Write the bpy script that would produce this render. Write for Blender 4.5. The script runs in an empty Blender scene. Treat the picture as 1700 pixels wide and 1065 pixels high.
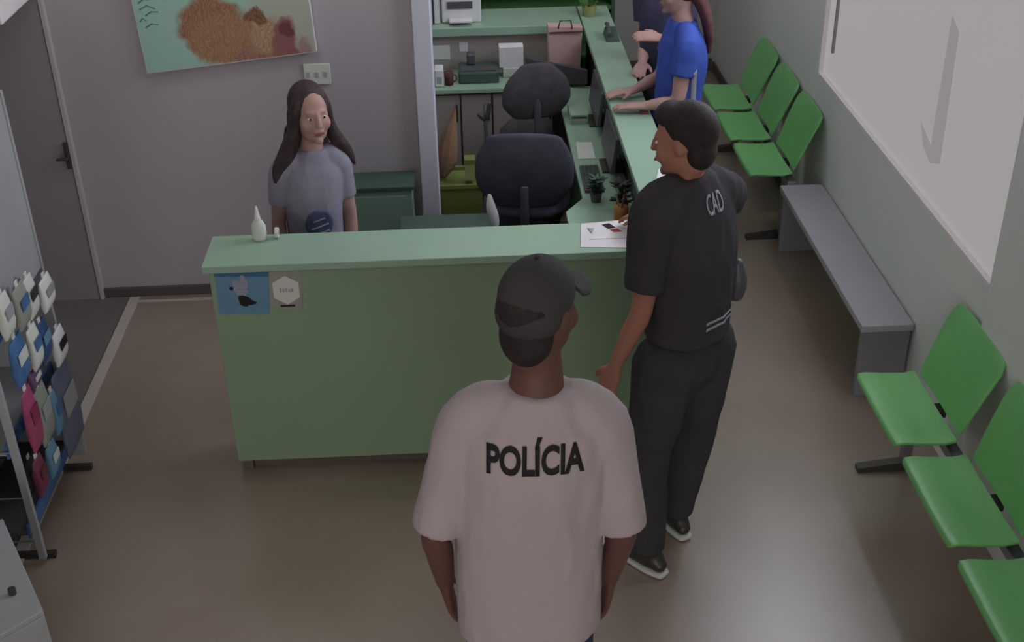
import bpy, bmesh, math, random
from mathutils import Vector, Matrix, noise
from mathutils.bvhtree import BVHTree
random.seed(4)
S = bpy.context.scene
COL = S.collection
V = Vector
# ------------------------------------------------------------ camera
f_px, pitch, yaw, roll, cam_h = 2033.4, math.radians(30.24), math.radians(2.18), math.radians(-1.143), 3.04
fw = V((math.sin(yaw)*math.cos(pitch), math.cos(yaw)*math.cos(pitch), -math.sin(pitch)))
rt = V((math.cos(yaw), -math.sin(yaw), 0)); up = rt.cross(fw)
R_, U_ = rt*math.cos(roll)+up*math.sin(roll), -rt*math.sin(roll)+up*math.cos(roll)
cd = bpy.data.cameras.new('camera'); co = bpy.data.objects.new('camera', cd); COL.objects.link(co)
cd.sensor_width = 36; cd.lens = 36*f_px/1700; cd.clip_start = .05
M4 = Matrix((R_, U_, -fw)).transposed().to_4x4(); M4.translation = V((0, 0, cam_h)); co.matrix_world = M4
S.camera = co
# ------------------------------------------------------------ light and exposure
S.view_settings.view_transform = 'Standard'; S.view_settings.look = 'None'
S.view_settings.gamma = 1; S.view_settings.exposure = 0.0; S.view_settings.use_curve_mapping = False
w = bpy.data.worlds.new('world'); S.world = w; w.use_nodes = True
w.node_tree.nodes['Background'].inputs[0].default_value = (.8, .85, 1, 1)
w.node_tree.nodes['Background'].inputs[1].default_value = .05
def area(loc, sx, sy, e, col=(1, .97, .93)):
    l = bpy.data.lights.new('ceiling_lamp', 'AREA'); l.shape = 'RECTANGLE'; l.size = sx; l.size_y = sy
    l.energy = e; l.color = col
    o = bpy.data.objects.new('ceiling_lamp', l); o.location = loc; COL.objects.link(o); return o
LAMPS = [(-.6, 1.6, 3.22, 1.8), (-.9, 4.7, 3.22, 5.3), (.0, 7.0, 3.22, 11)]
for x, y, z, e in LAMPS: area((x, y, z), 1.2, .5, e)
rear = area((-.6, -3.9, 1.6), 4.6, 2.6, 45, (1, .98, .97)); rear.name = rear.data.name = 'rear_fill_light'  # added fill light behind the camera, lifts the upright faces
rear.rotation_euler = (math.radians(90), 0, 0)
WIN_E, FILL_E = .325, 7.5  # glow of the seen pane, then of the added fill pane

# ------------------------------------------------------------ materials
def lin(h):
    h = h.lstrip('#'); c = [int(h[i:i+2], 16)/255 for i in (0, 2, 4)]
    return tuple(((v+.055)/1.055)**2.4 if v > .04045 else v/12.92 for v in c)+(1,)
def mat(name, col, rough=.55, spec=.4, var=.06, scale=6, bump=0, metal=0, col2=None, coat=0, bscale=None):
    m = bpy.data.materials.new(name); m.use_nodes = True; nt = m.node_tree; N = nt.nodes; L = nt.links
    b = N['Principled BSDF']; b.inputs['Roughness'].default_value = rough
    b.inputs['Specular IOR Level'].default_value = spec; b.inputs['Metallic'].default_value = metal
    b.inputs['Coat Weight'].default_value = coat
    c = lin(col) if isinstance(col, str) else tuple(col)+(1,)
    c2 = lin(col2) if col2 else tuple(v*(1-var*2) for v in c[:3])+(1,)
    tc = N.new('ShaderNodeTexCoord'); n = N.new('ShaderNodeTexNoise'); n.inputs['Scale'].default_value = scale
    n.inputs['Detail'].default_value = 4; r = N.new('ShaderNodeValToRGB')
    r.color_ramp.elements[0].position = .35; r.color_ramp.elements[1].position = .65
    r.color_ramp.elements[0].color = c2; r.color_ramp.elements[1].color = c
    L.new(tc.outputs['Object'], n.inputs['Vector']); L.new(n.outputs['Fac'], r.inputs['Fac'])
    L.new(r.outputs['Color'], b.inputs['Base Color'])
    if bump:
        n2 = N.new('ShaderNodeTexNoise'); n2.inputs['Scale'].default_value = bscale or scale*8; n2.inputs['Detail'].default_value = 3
        L.new(tc.outputs['Object'], n2.inputs['Vector'])
        bp = N.new('ShaderNodeBump'); bp.inputs['Strength'].default_value = bump; bp.inputs['Distance'].default_value = .01
        L.new(n2.outputs['Fac'], bp.inputs['Height']); L.new(bp.outputs['Normal'], b.inputs['Normal'])
    return m
M = {}
M['wall'] = mat('painted_wall', '#b0a9b0', .8, .2, .02, 1.5, .05, bscale=60)
M['wall_side'] = mat('painted_side_wall', '#dbe0dc', .7, .25, .02, 1.5, .05, bscale=60)
M['wall_far'] = mat('painted_far_wall', '#b5b5b0', .8, .2, .02, 1.5)
M['ceiling'] = mat('ceiling_paint', '#d8d8d6', .9, .1, .02, 1.5)
M['floor'] = mat('polished_floor', '#98877a', .33, 1.0, .1, 1.4, .04, col2='#857565', bscale=30)
_f = M['floor'].node_tree.nodes['Principled BSDF']; _f.inputs['Coat Weight'].default_value = .6; _f.inputs['Coat Roughness'].default_value = .3
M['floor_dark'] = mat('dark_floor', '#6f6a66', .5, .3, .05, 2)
M['strip'] = mat('threshold_metal', '#b5aca4', .5, .4, .03, 5)
M['skirting'] = mat('skirting', '#5c5454', .6, .3, .05, 3)
M['door'] = mat('door_leaf', '#938e91', .5, .35, .03, 2)
M['frame_light'] = mat('light_frame', '#b9b2b4', .6, .3, .03, 4)
M['white_col'] = mat('white_column', '#c4c4d2', .6, .3, .02, 3)
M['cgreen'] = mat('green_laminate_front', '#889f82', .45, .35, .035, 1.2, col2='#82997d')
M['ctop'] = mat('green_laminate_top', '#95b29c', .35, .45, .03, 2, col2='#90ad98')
M['plinth'] = mat('plinth_brown', '#645a52', .6, .3, .05, 3)
M['dkgreen'] = mat('dark_green', '#44594f', .45, .35, .08, 3)
M['vivid'] = mat('vivid_green_panel', '#4f7a45', .5, .35, .1, 4)
M['teal'] = mat('teal_grey', '#7a9488', .5, .3, .04, 3)
M['seat'] = mat('green_plastic', '#76ba74', .32, .5, .04, 3, col2='#6eb26c')
M['metal'] = mat('grey_metal', '#8c8f92', .35, .5, .04, 8, metal=.6)
M['dkmetal'] = mat('dark_metal', '#46443f', .4, .5, .04, 8, metal=.3)
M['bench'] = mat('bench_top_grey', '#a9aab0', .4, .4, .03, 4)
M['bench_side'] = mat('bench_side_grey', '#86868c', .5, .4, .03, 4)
M['black'] = mat('black_fabric', '#524f53', .85, .2, .12, 20, .1)
M['navyfab'] = mat('navy_black_fabric', '#4e4d5a', .85, .2, .1, 14, .1)
M['blackp'] = mat('black_plastic', '#55545a', .4, .4, .05, 5)
M['white'] = mat('white_plastic', '#dcdcdc', .4, .4, .03, 5)
M['paper'] = mat('paper', '#dcd8da', .8, .2, .03, 8)
M['pink_paper'] = mat('pinkish_card', '#c9a9a2', .8, .2, .05, 5)
M['kraft'] = mat('kraft_paper', '#94755f', .8, .2, .1, 12, .2)
M['lime'] = mat('olive_green_plastic', '#737f42', .5, .4, .08, 6)
M['lime2'] = mat('pale_lime_card', '#969c66', .6, .3, .06, 8)
M['cabinet'] = mat('cabinet_grey', '#a49c96', .5, .3, .03, 3)
M['orange'] = mat('orange_plastic', '#b07a45', .5, .4, .1, 14)
M['red'] = mat('red_plastic', '#a03038', .4, .4, .05, 9)
M['rackgrey'] = mat('rack_grey', '#a3a4a8', .5, .3, .04, 4)
M['blue'] = mat('blue_print', '#4d74a8', .5, .3, .12, 14)
M['skyblue'] = mat('blue_sign', '#6590aa', .6, .3, .06, 5)
M['signgrey'] = mat('grey_sign', '#94988f', .6, .3, .04, 6)
M['signpale'] = mat('pale_sign', '#cfd2cb', .6, .3, .03, 6)
M['pink'] = mat('pink_print', '#ac4d74', .5, .3, .15, 18)
M['skin_b'] = mat('brown_skin', '#aa7868', .55, .3, .05, 9)
M['skin_d'] = mat('deep_brown_skin', '#6d4b44', .55, .3, .06, 9)
M['skin_l'] = mat('light_skin', '#b08c84', .55, .3, .04, 9)
M['lip'] = mat('lip', '#8d5450', .5, .3, .04, 9)
M['eye'] = mat('eye_white', '#d8d4cf', .3, .5, .02, 9)
M['iris'] = mat('iris_dark', '#241a16', .2, .5, .02, 9)
M['hair'] = mat('black_hair', '#332b2b', .6, .3, .2, 30, .5)
M['hair_r'] = mat('dark_brown_hair', '#473538', .55, .35, .25, 30, .5)
M['hair_c'] = mat('reddish_brown_hair', '#6a4040', .55, .35, .2, 30, .5)
M['tee'] = mat('white_cotton', '#b3a6a9', .85, .15, .02, 8, .12, bscale=7)
M['jeans'] = mat('blue_denim', '#3c4560', .85, .15, .1, 12, .1)
M['navy'] = mat('navy_cotton', '#434156', .85, .15, .06, 6, .15, bscale=9)
M['blackcot'] = mat('black_cotton', '#444146', .85, .15, .06, 6, .15, bscale=9)
M['trouser'] = mat('black_trousers', '#454348', .85, .15, .08, 8, .15, bscale=10)
M['cap'] = mat('dark_grey_cap', '#454245', .8, .2, .06, 10, .1)
M['royal'] = mat('royal_blue_cotton', '#4058b0', .8, .2, .05, 6, .1)
M['teal_tr'] = mat('teal_trousers', '#3a5664', .85, .15, .06, 8)
M['lilac'] = mat('grey_lilac_cotton', '#8d8a9b', .85, .15, .06, 6, .1)
M['skirt'] = mat('grey_green_trousers', '#4c5650', .85, .15, .06, 6)
M['print_blue'] = mat('shirt_print_blue', '#56607f', .8, .15, .1, 20)
M['print_white'] = mat('shirt_print_white', '#9c9cb0', .8, .15, .1, 20)
M['ink'] = mat('black_ink', '#262226', .7, .2, .02, 8)
M['text_w'] = mat('pale_lettering', '#a7a4b8', .7, .2, .04, 8)
M['teal_pr'] = mat('teal_lettering', '#4d8a78', .7, .2, .04, 8)

def emis(name, col, e):
    m = bpy.data.materials.new(name); m.use_nodes = True; N = m.node_tree.nodes; L = m.node_tree.links
    b = N['Principled BSDF']; b.inputs['Base Color'].default_value = (.08, .08, .08, 1); b.inputs['Roughness'].default_value = .4
    b.inputs['Emission Strength'].default_value = e
    tc = N.new('ShaderNodeTexCoord'); n = N.new('ShaderNodeTexNoise'); n.inputs['Scale'].default_value = 1.3
    r = N.new('ShaderNodeValToRGB'); c = lin(col)
    r.color_ramp.elements[0].color = tuple(v*.95 for v in c[:3])+(1,); r.color_ramp.elements[1].color = c
    L.new(tc.outputs['Object'], n.inputs['Vector']); L.new(n.outputs['Fac'], r.inputs['Fac']); L.new(r.outputs['Color'], b.inputs['Emission Color'])
    return m
M['window'] = emis('frosted_daylight_glass', '#fff8fb', WIN_E)
M['window_fill'] = emis('fill_glow_pane', '#eef4ff', FILL_E)  # strong glow for the added upper pane
M['winframe0'] = mat('white_transom', '#e6e0e2', .5, .3, .02, 4)
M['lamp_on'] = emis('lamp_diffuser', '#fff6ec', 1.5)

# ------------------------------------------------------------ helpers
def B(): return bmesh.new()
def box(bm, a, b, rz=0, c=None):
    x0, y0, z0 = a; x1, y1, z1 = b
    vs = [bm.verts.new((x, y, z)) for z in (z0, z1) for x, y in ((x0, y0), (x1, y0), (x1, y1), (x0, y1))]
    for q in ((3, 2, 1, 0), (4, 5, 6, 7), (0, 1, 5, 4), (1, 2, 6, 5), (2, 3, 7, 6), (3, 0, 4, 7)): bm.faces.new([vs[i] for i in q])
    if rz:
        c = V(c) if c else V(((x0+x1)/2, (y0+y1)/2, (z0+z1)/2))
        bmesh.ops.rotate(bm, verts=vs, cent=c, matrix=Matrix.Rotation(rz, 3, 'Z'))
    return vs
def hexa(bm, q0, q1):   # two quads, each four points, joined
    a = [bm.verts.new(p) for p in q0]; b = [bm.verts.new(p) for p in q1]
    bm.faces.new(a[::-1]); bm.faces.new(b)
    n = len(a)
    for i in range(n): bm.faces.new([a[i], a[(i+1) % n], b[(i+1) % n], b[i]])
    return a+b
def prism(bm, pts, d):  # polygon pts extruded by vector d
    d = V(d); return hexa(bm, [V(p) for p in pts], [V(p)+d for p in pts])
def cat(a, b, c, d, t):
    return .5*((2*b)+(c-a)*t+(2*a-5*b+4*c-d)*t*t+(3*b-a-3*c+d)*t**3)
def loft(bm, keys, side=(1, 0, 0), n=20, sub=5, cap=(True, True), sq=2.0):
    """keys: (point, half width along side, half depth). cap round or flat."""
    K = [(V(k[0]), k[1], k[2]) for k in keys]
    if len(K) > 2 and sub > 1:
        P = [K[0]]+K+[K[-1]]; out = []
        for i in range(1, len(P)-2):
            for s in range(sub):
                t = s/sub
                out.append(tuple(cat(P[i-1][j], P[i][j], P[i+1][j], P[i+2][j], t) for j in range(3)))
        out.append(K[-1]); K = out
    side = V(side); rings = []
    def T(i):
        a = K[max(i-1, 0)][0]; b = K[min(i+1, len(K)-1)][0]; return (b-a).normalized()
    seq = []
    if cap[0]:
        t = T(0)
        for q in (.98, .8, .5): seq.append((K[0][0]-t*min(K[0][1], K[0][2])*q, K[0][1]*math.sqrt(1-q*q), K[0][2]*math.sqrt(1-q*q), t))
    for i, k in enumerate(K): seq.append((k[0], k[1], k[2], T(i)))
    if cap[1]:
        t = T(len(K)-1); k = K[-1]
        for q in (.5, .8, .98): seq.append((k[0]+t*min(k[1], k[2])*q, k[1]*math.sqrt(1-q*q), k[2]*math.sqrt(1-q*q), t))
    for p, a, b, t in seq:
        s = side-t*side.dot(t)
        if s.length < 1e-3: s = V((0, 1, 0))-t*t.y
        s.normalize(); u = t.cross(s)
        ring = []
        for j in range(n):
            an = 2*math.pi*j/n; cs, sn = math.cos(an), math.sin(an)
            cs = math.copysign(abs(cs)**(2/sq), cs); sn = math.copysign(abs(sn)**(2/sq), sn)
            ring.append(bm.verts.new(p+s*a*cs+u*b*sn))
        rings.append(ring)
    for r0, r1 in zip(rings, rings[1:]):
        for j in range(n): bm.faces.new([r0[j], r0[(j+1) % n], r1[(j+1) % n], r1[j]])
    bm.faces.new(rings[0][::-1]); bm.faces.new(rings[-1])
def tube(bm, pts, r, n=10):
    loft(bm, [(p, r, r) for p in pts], (1, .01, .02), n, 1, (False, False))
def ell(bm, c, r, fwd=(0, 1, 0), upv=(0, 0, 1)):
    """r = (side, forward, up)"""
    f = V(fwd).normalized(); s = f.cross(V(upv)).normalized(); u = s.cross(f)
    m = Matrix((s*r[0], f*r[1], u*r[2])).transposed().to_4x4(); m.translation = V(c)
    bmesh.ops.create_uvsphere(bm, u_segments=20, v_segments=14, radius=1, matrix=m)
def cyl(bm, c, r, h, n=24, r2=None):
    bmesh.ops.create_cone(bm, cap_ends=True, segments=n, radius1=r, radius2=r if r2 is None else r2, depth=h,
                          matrix=Matrix.Translation(V(c)+V((0, 0, h/2))))
ORG = {}
def obj(name, bm, m, parent=None, bevel=0, smooth=False, label=None):
    bmesh.ops.recalc_face_normals(bm, faces=bm.faces)
    o0 = ORG.get(parent.name, V((0, 0, 0))) if parent else V((0, 0, 0))
    me = bpy.data.meshes.new(name)
    if not parent:   # origin at the base of the thing
        if bm.verts:
            xs = [v.co for v in bm.verts]
            o0 = V((sum(v.x for v in xs)/len(xs), sum(v.y for v in xs)/len(xs), min(v.z for v in xs)))
    for v in bm.verts: v.co -= o0
    bm.to_mesh(me); bm.free(); me.materials.append(M[m] if isinstance(m, str) else m)
    o = bpy.data.objects.new(name, me); COL.objects.link(o)
    if parent: o.parent = parent
    else: o.location = o0
    ORG[o.name] = o0
    if smooth:
        for p in me.polygons: p.use_smooth = True
    if bevel:
        b = o.modifiers.new('bevel', 'BEVEL'); b.width = bevel; b.segments = 3; b.limit_method = 'ANGLE'
    if label: o['label'] = label
    return o
def tag(o, label, cat_, group=None, kind=None):
    o['label'] = label; o['category'] = cat_
    if group: o['group'] = group
    if kind: o['kind'] = kind
    return o
def thing(name, loc, label, cat_, group=None):
    o = bpy.data.objects.new(name, None); o.empty_display_size = .1; COL.objects.link(o); o.location = loc
    ORG[o.name] = V(loc); return tag(o, label, cat_, group)
def struct(name, bm, m, bevel=0):
    o = obj(name, bm, m, None, bevel); o['kind'] = 'structure'; return o
def fuse(name, bm, m, parent, vox=.006, it=4, label=None, fold=0, fscale=.12):
    """grow one continuous smooth skin round all the lofts in bm"""
    bmesh.ops.recalc_face_normals(bm, faces=bm.faces)
    o0 = ORG.get(parent.name, V((0, 0, 0))) if parent else V((0, 0, 0))
    me = bpy.data.meshes.new(name); bm.to_mesh(me); bm.free()
    t = bpy.data.objects.new('tmp', me); COL.objects.link(t)
    r = t.modifiers.new('r', 'REMESH'); r.mode = 'VOXEL'; r.voxel_size = vox
    s = t.modifiers.new('s', 'SMOOTH'); s.factor = .5; s.iterations = it
    dg = bpy.context.evaluated_depsgraph_get(); dg.update()
    me2 = bpy.data.meshes.new_from_object(t.evaluated_get(dg)); bpy.data.objects.remove(t)
    me2.name = name
    if fold:
        me2.update()
        nrm = [v.normal.copy() for v in me2.vertices]
        for v, n in zip(me2.vertices, nrm):
            q = v.co/fscale; q = V((q.x*1.3, q.y*1.3, q.z*.6))
            v.co += n*fold*(1-2*abs(noise.noise(q)+.4*noise.noise(q*2.1)))
    if not parent:
        o0 = V((sum(v.co.x for v in me2.vertices)/len(me2.vertices), sum(v.co.y for v in me2.vertices)/len(me2.vertices), 0))
    for v in me2.vertices: v.co -= o0
    me2.materials.clear(); me2.materials.append(M[m]); me2.update()
    for p in me2.polygons: p.use_smooth = True
    o = bpy.data.objects.new(name, me2); COL.objects.link(o)
    if parent: o.parent = parent
    else: o.location = o0
    ORG[o.name] = o0
    if label: o['label'] = label
    return o
def text_on(name, body, target, m, centre, width, height, d, side, wall=False, parent=None, off=.0025, bold=.02, label=None, slant=0):
    """flat lettering laid on the surface of target, seen along direction d; side = reading direction"""
    cu = bpy.data.curves.new('t', 'FONT'); cu.body = body; cu.offset = bold; cu.resolution_u = 4
    cu.align_x = 'CENTER'; cu.align_y = 'CENTER'
    t = bpy.data.objects.new('t', cu); COL.objects.link(t)
    dg = bpy.context.evaluated_depsgraph_get(); dg.update()
    me = bpy.data.meshes.new_from_object(t.evaluated_get(dg)); bpy.data.objects.remove(t)
    bm = bmesh.new(); bm.from_mesh(me)
    bmesh.ops.triangulate(bm, faces=bm.faces)
    xs = [v.co.x for v in bm.verts]; ys = [v.co.y for v in bm.verts]
    x0, x1, y0, y1 = min(xs), max(xs), min(ys), max(ys)
    for _ in range(2): bmesh.ops.subdivide_edges(bm, edges=[e for e in bm.edges if e.calc_length() > .08], cuts=1, use_grid_fill=False); bmesh.ops.triangulate(bm, faces=bm.faces)
    d = V(d).normalized(); side = V(side).normalized(); upv = side.cross(d).normalized()
    if upv.z < 0: upv = -upv
    tree = None
    if target:
        tm = target.data; o0 = ORG[target.name]
        tree = BVHTree.FromPolygons([v.co+o0 for v in tm.vertices], [p.vertices[:] for p in tm.polygons])
    for v in bm.verts:
        a = ((v.co.x-x0)/(x1-x0)-.5)*width; b = ((v.co.y-y0)/(y1-y0)-.5)*height
        p = V(centre)+side*(a)+upv*(b+a*slant)
        if tree:
            hit = tree.ray_cast(p-d*.6, d)
            if hit[0]: p = hit[0]-d*off
        v.co = p
    e = bmesh.ops.extrude_face_region(bm, geom=bm.faces[:])
    for v in [g for g in e['geom'] if isinstance(g, bmesh.types.BMVert)]: v.co -= d*.0008
    return obj(name, bm, m, parent or target, label=label)

# ------------------------------------------------------------ setting
XW, YB, CEIL = 1.893, 5.63, 3.26
b = B(); box(b, (-1.72, -4.0, -.1), (XW+.1, 8.95, 0)); struct('floor', b, 'floor')
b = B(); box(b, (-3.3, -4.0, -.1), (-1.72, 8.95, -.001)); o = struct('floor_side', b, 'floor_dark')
b = B(); box(b, (-1.752, 2.2, 0), (-1.70, 5.6, .006)); struct('trim_1', b, 'strip', .002)
b = B(); box(b, (-1.70, 5.545, 0), (-.8, 5.565, .004)); struct('trim_2', b, 'strip')
b = B(); box(b, (-3.3, YB, 0), (-.225, YB+.12, CEIL)); struct('wall_back', b, 'wall')
b = B(); box(b, (-.345, YB+.12, 0), (-.225, 8.85, CEIL)); struct('wall_recess', b, 'wall')
b = B(); box(b, (-3.4, -4.0, 0), (-3.3, YB+.12, CEIL)); struct('wall_left', b, 'wall')
b = B(); box(b, (-.345, 8.85, 0), (XW+.12, 8.97, CEIL)); struct('wall_far', b, 'wall_far')
b = B(); box(b, (-3.4, -4.1, 0), (XW+.12, -4.0, CEIL)); struct('wall_rear', b, 'wall')
b = B(); box(b, (-2.95, -3.995, .25), (1.75, -3.95, 2.95)); struct('rear_fill_panel', b, 'lamp_on')  # unseen glowing panel, added along with the rear fill light
b = B(); box(b, (-3.4, -4.1, CEIL), (XW+.12, 8.97, CEIL+.1)); struct('ceiling', b, 'ceiling')
WY0, WY1, WZ0, WZ1, WZM = 3.80, 6.215, .856, 3.05, 2.02
b = B()
box(b, (XW, -4.0, 0), (XW+.12, 8.97, WZ0)); box(b, (XW, -4.0, WZ1), (XW+.12, 8.97, CEIL))
box(b, (XW, -4.0, WZ0), (XW+.12, WY0, WZ1)); box(b, (XW, WY1, WZ0), (XW+.12, 8.97, WZ1))
struct('wall_right', b, 'wall_side')
b = B(); box(b, (XW-.022, 2.9, .0), (XW+.0, WY0-.003, CEIL-.001)); struct('trim_3', b, 'wall_side')
b = B(); box(b, (-.222, YB-.06, 0), (-.135, YB+.14, CEIL-.001)); struct('trim_4', b, 'white_col', .006)
for nm, a, c in (('baseboard_back', (-2.4, YB-.018, 0), (-.225, YB, .05)), ('baseboard_far', (.95, 8.83, 0), (XW-.02, 8.85, .09)),
                 ('baseboard_right', (XW-.015, 5.95, 0), (XW, 8.83, .07))):
    b = B(); box(b, a, c); struct(nm, b, 'skirting', .003)
# window
b = B(); box(b, (XW+.02, WY0, WZ0), (XW+.035, WY1, WZM)); wn = struct('window_1', b, 'window')
b = B(); box(b, (XW+.02, WY0, WZM+.03), (XW+.035, WY1, WZ1)); w2 = struct('upper_fill_pane', b, 'window_fill')  # unseen pane added above the view for floor sheen and side fill
b = B(); box(b, (XW-.004, WY0+.022, WZM-.01), (XW+.05, WY1-.022, WZM+.03)); obj('transom', b, 'winframe0', w2)
b = B(); fr = .022
box(b, (XW-.004, WY0, WZ0), (XW+.05, WY0+fr, WZ1)); box(b, (XW-.004, WY1-fr, WZ0), (XW+.05, WY1, WZ1))
box(b, (XW-.004, WY0+fr, WZ0), (XW+.05, WY1-fr, WZ0+fr)); box(b, (XW-.004, WY0+fr, WZ1-fr), (XW+.05, WY1-fr, WZ1))
M['winframe'] = mat('white_window_frame', '#e6e0e2', .5, .3, .02, 4)
obj('window_frame', b, 'winframe', wn)
b = B(); box(b, (XW+.006, 6.04, 1.03), (XW+.02, 6.052, WZM-.01)); obj('window_mullion', b, 'metal', wn)
M['smudge'] = mat('grey_reflection_smudge', '#cfc8cc', .7, .2, .15, 25)
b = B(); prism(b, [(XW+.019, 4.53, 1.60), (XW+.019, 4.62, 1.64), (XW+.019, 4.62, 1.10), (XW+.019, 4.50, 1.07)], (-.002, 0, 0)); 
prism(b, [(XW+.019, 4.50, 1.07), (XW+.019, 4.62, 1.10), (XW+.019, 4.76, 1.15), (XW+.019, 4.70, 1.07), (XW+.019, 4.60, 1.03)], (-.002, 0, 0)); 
sm = obj('reflection_smudge', b, emis('reflection_smudge_glass', '#e9e0e6', WIN_E*.94), wn, label='painted reflection smudge on the glass')  # reflection on the window put in as a slightly duller shape
# door at the left end of the back wall
d = struct('door_1', (lambda bb: (box(bb, (-2.62, YB-.03, .0), (-1.905, YB-.004, 2.1)), bb)[1])(B()), 'door')
b = B(); box(b, (-1.9, YB-.035, 0), (-1.882, YB, 2.12)); box(b, (-2.66, YB-.035, 2.10), (-1.9, YB, 2.12)); obj('door_frame', b, 'frame_light', d)
b = B(); box(b, (-1.922, YB-.05, .73), (-1.902, YB-.03, .86)); loft(b, [((-1.912, YB-.05, .79), .008, .008), ((-1.912, YB-.075, .79), .008, .008), ((-1.95, YB-.078, .79), .008, .008)], (0, 0, 1), 10, 2)
obj('door_handle', b, 'dkmetal', d)
t = thing('wall_unit', (-2.15, 5.35, 1.57), 'white wall-mounted box at the top left above the dark door', 'box')
b = B(); box(b, (-2.45, 5.12, 1.57), (-1.9, 5.595, 2.0)); obj('casing', b, 'winframe0', t, .01)
b = B(); box(b, (-2.4, 5.112, 1.62), (-1.95, 5.119, 1.70)); obj('outlet_grille', b, 'rackgrey', t)
# ceiling lamps' housings
for i, (x, y, z, e) in enumerate(LAMPS):
    t = thing('ceiling_light', (x, y, z), 'rectangular ceiling light panel, ' + ['nearest of the three', 'over the reception counter', 'over the far seats'][i], 'light')
    b = B(); box(b, (x-.62, y-.27, z+.006), (x+.62, y+.27, z+.038)); obj('light_frame', b, 'white', t, .004)
    b = B(); box(b, (x-.6, y-.25, z+.002), (x+.6, y+.25, z+.006)); obj('diffuser', b, 'lamp_on', t)

# ------------------------------------------------------------ reception counters
H = .955
t = thing('reception_counter', (-.05, 4.17, 0), 'pale green front reception counter with dark recessed plinth and two signs', 'counter')
b = B(); prism(b, [(-.99, 4.057, H-.03), (.70, 4.057, H-.03), (.70, 4.314, H-.03), (-.99, 4.314, H-.03)], (0, 0, .03)); obj('countertop', b, 'ctop', t, .003)
b = B(); box(b, (-.972, 4.078, .05), (.70, 4.29, H-.03)); obj('front_panel', b, 'cgreen', t, .003)
b = B(); box(b, (-.93, 4.115, 0), (.70, 4.27, .05)); obj('plinth', b, 'plinth', t)
b = B(); box(b, (-.955, 4.085, 0), (-.915, 4.112, .05)); obj('foot', b, 'plinth', t)
t = thing('reception_counter', (.8, 5.7, 0), 'long pale green counter wing running back beside the green seats', 'counter')
b = B(); prism(b, [(.7005, 4.057, H-.03), (.887, 4.057, H-.03), (.887, 6.80, H-.03), (.887, 7.3, H-.03), (.707, 7.3, H-.03), (.707, 4.314, H-.03)], (0, 0, .03)); obj('countertop', b, 'ctop', t, .003)
b = B(); box(b, (.76, 4.078, .05), (.868, 7.26, H-.03)); obj('side_panel', b, 'dkgreen', t, .003)
b = B(); box(b, (.7005, 4.078, .05), (.759, 4.11, H-.03)); box(b, (.869, 4.078, .05), (.875, 7.26, H-.03)); obj('outer_panel', b, 'cgreen', t)
b = B(); box(b, (.72, 4.115, 0), (.85, 7.25, .05)); obj('plinth', b, 'plinth', t)
# working desk inside the wing
t = thing('work_desk', (.64, 5.4, 0), 'narrow pale green desk along the inside of the counter wing', 'desk')
b = B(); prism(b, [(.44, 4.32, .675), (.755, 4.32, .675), (.755, 6.6, .675), (.528, 6.6, .675), (.528, 5.10, .675), (.44, 4.96, .675)], (0, 0, .025)); obj('desktop', b, 'ctop', t, .002)
b = B(); box(b, (.60, 4.4, 0), (.62, 6.5, .675)); obj('desk_panel', b, 'dkgreen', t)
t = thing('side_desk', (-.1, 4.8, 0), 'low dark green desk top behind the front counter', 'desk')
b = B(); box(b, (-.31, 4.32, .57), (.10, 5.19, .6)); obj('desktop', b, 'dkgreen', t, .003)
for x, y in ((-.28, 4.36), (.07, 4.36), (-.28, 5.15), (.07, 5.15)):
    b = B(); box(b, (x-.015, y-.015, 0), (x+.015, y+.015, .57)); obj('leg', b, 'dkmetal', t)
# back leg: ledge, lower desk, cabinet
t = thing('back_counter', (.28, 7.1, 0), 'pale green raised ledge at the back of the reception', 'counter')
b = B(); box(b, (-.215, 6.93, H-.05), (.70, 7.3, H)); obj('countertop', b, 'ctop', t, .004)
b = B(); box(b, (-.215, 6.98, 0), (.70, 7.26, H-.05)); obj('back_panel', b, 'cabinet', t)
t = thing('storage_cabinet', (.2, 6.8, 0), 'grey base cabinet with pale worktop under the back ledge', 'cabinet')
b = B(); box(b, (-.21, 6.61, .675), (.52, 6.97, .70)); obj('worktop', b, 'ctop', t, .003)
b = B(); box(b, (-.21, 6.66, .04), (.52, 6.965, .675)); obj('body', b, 'skirting', t)
for x0, x1 in ((-.2, -.02), (-.01, .16), (.17, .34), (.35, .51)):
    b = B(); box(b, (x0, 6.645, .06), (x1, 6.659, .655)); dd = obj('door', b, 'cabinet', t, .003)
    b = B(); box(b, (x1-.02, 6.632, .50), (x1-.012, 6.6445, .60)); obj('handle', b, 'dkmetal', dd)
# green unit standing behind the ledge
t = thing('shelf_unit', (.4, 7.5, 0), 'dark and vivid green shelf unit behind the back ledge', 'shelf')
b = B(); box(b, (.10, 7.66, 0), (.95, 7.68, 1.5)); obj('back_board', b, 'vivid', t)
for x in (.10, .93):
    b = B(); box(b, (x, 7.40, 0), (x+.02, 7.66, 1.5)); obj('side_board', b, 'dkgreen', t)
for z in (.2, .6, .9, 1.08, 1.3, 1.48):
    b = B(); box(b, (.121, 7.40, z), (.929, 7.659, z+.02)); obj('shelf', b, 'vivid', t)

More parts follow.
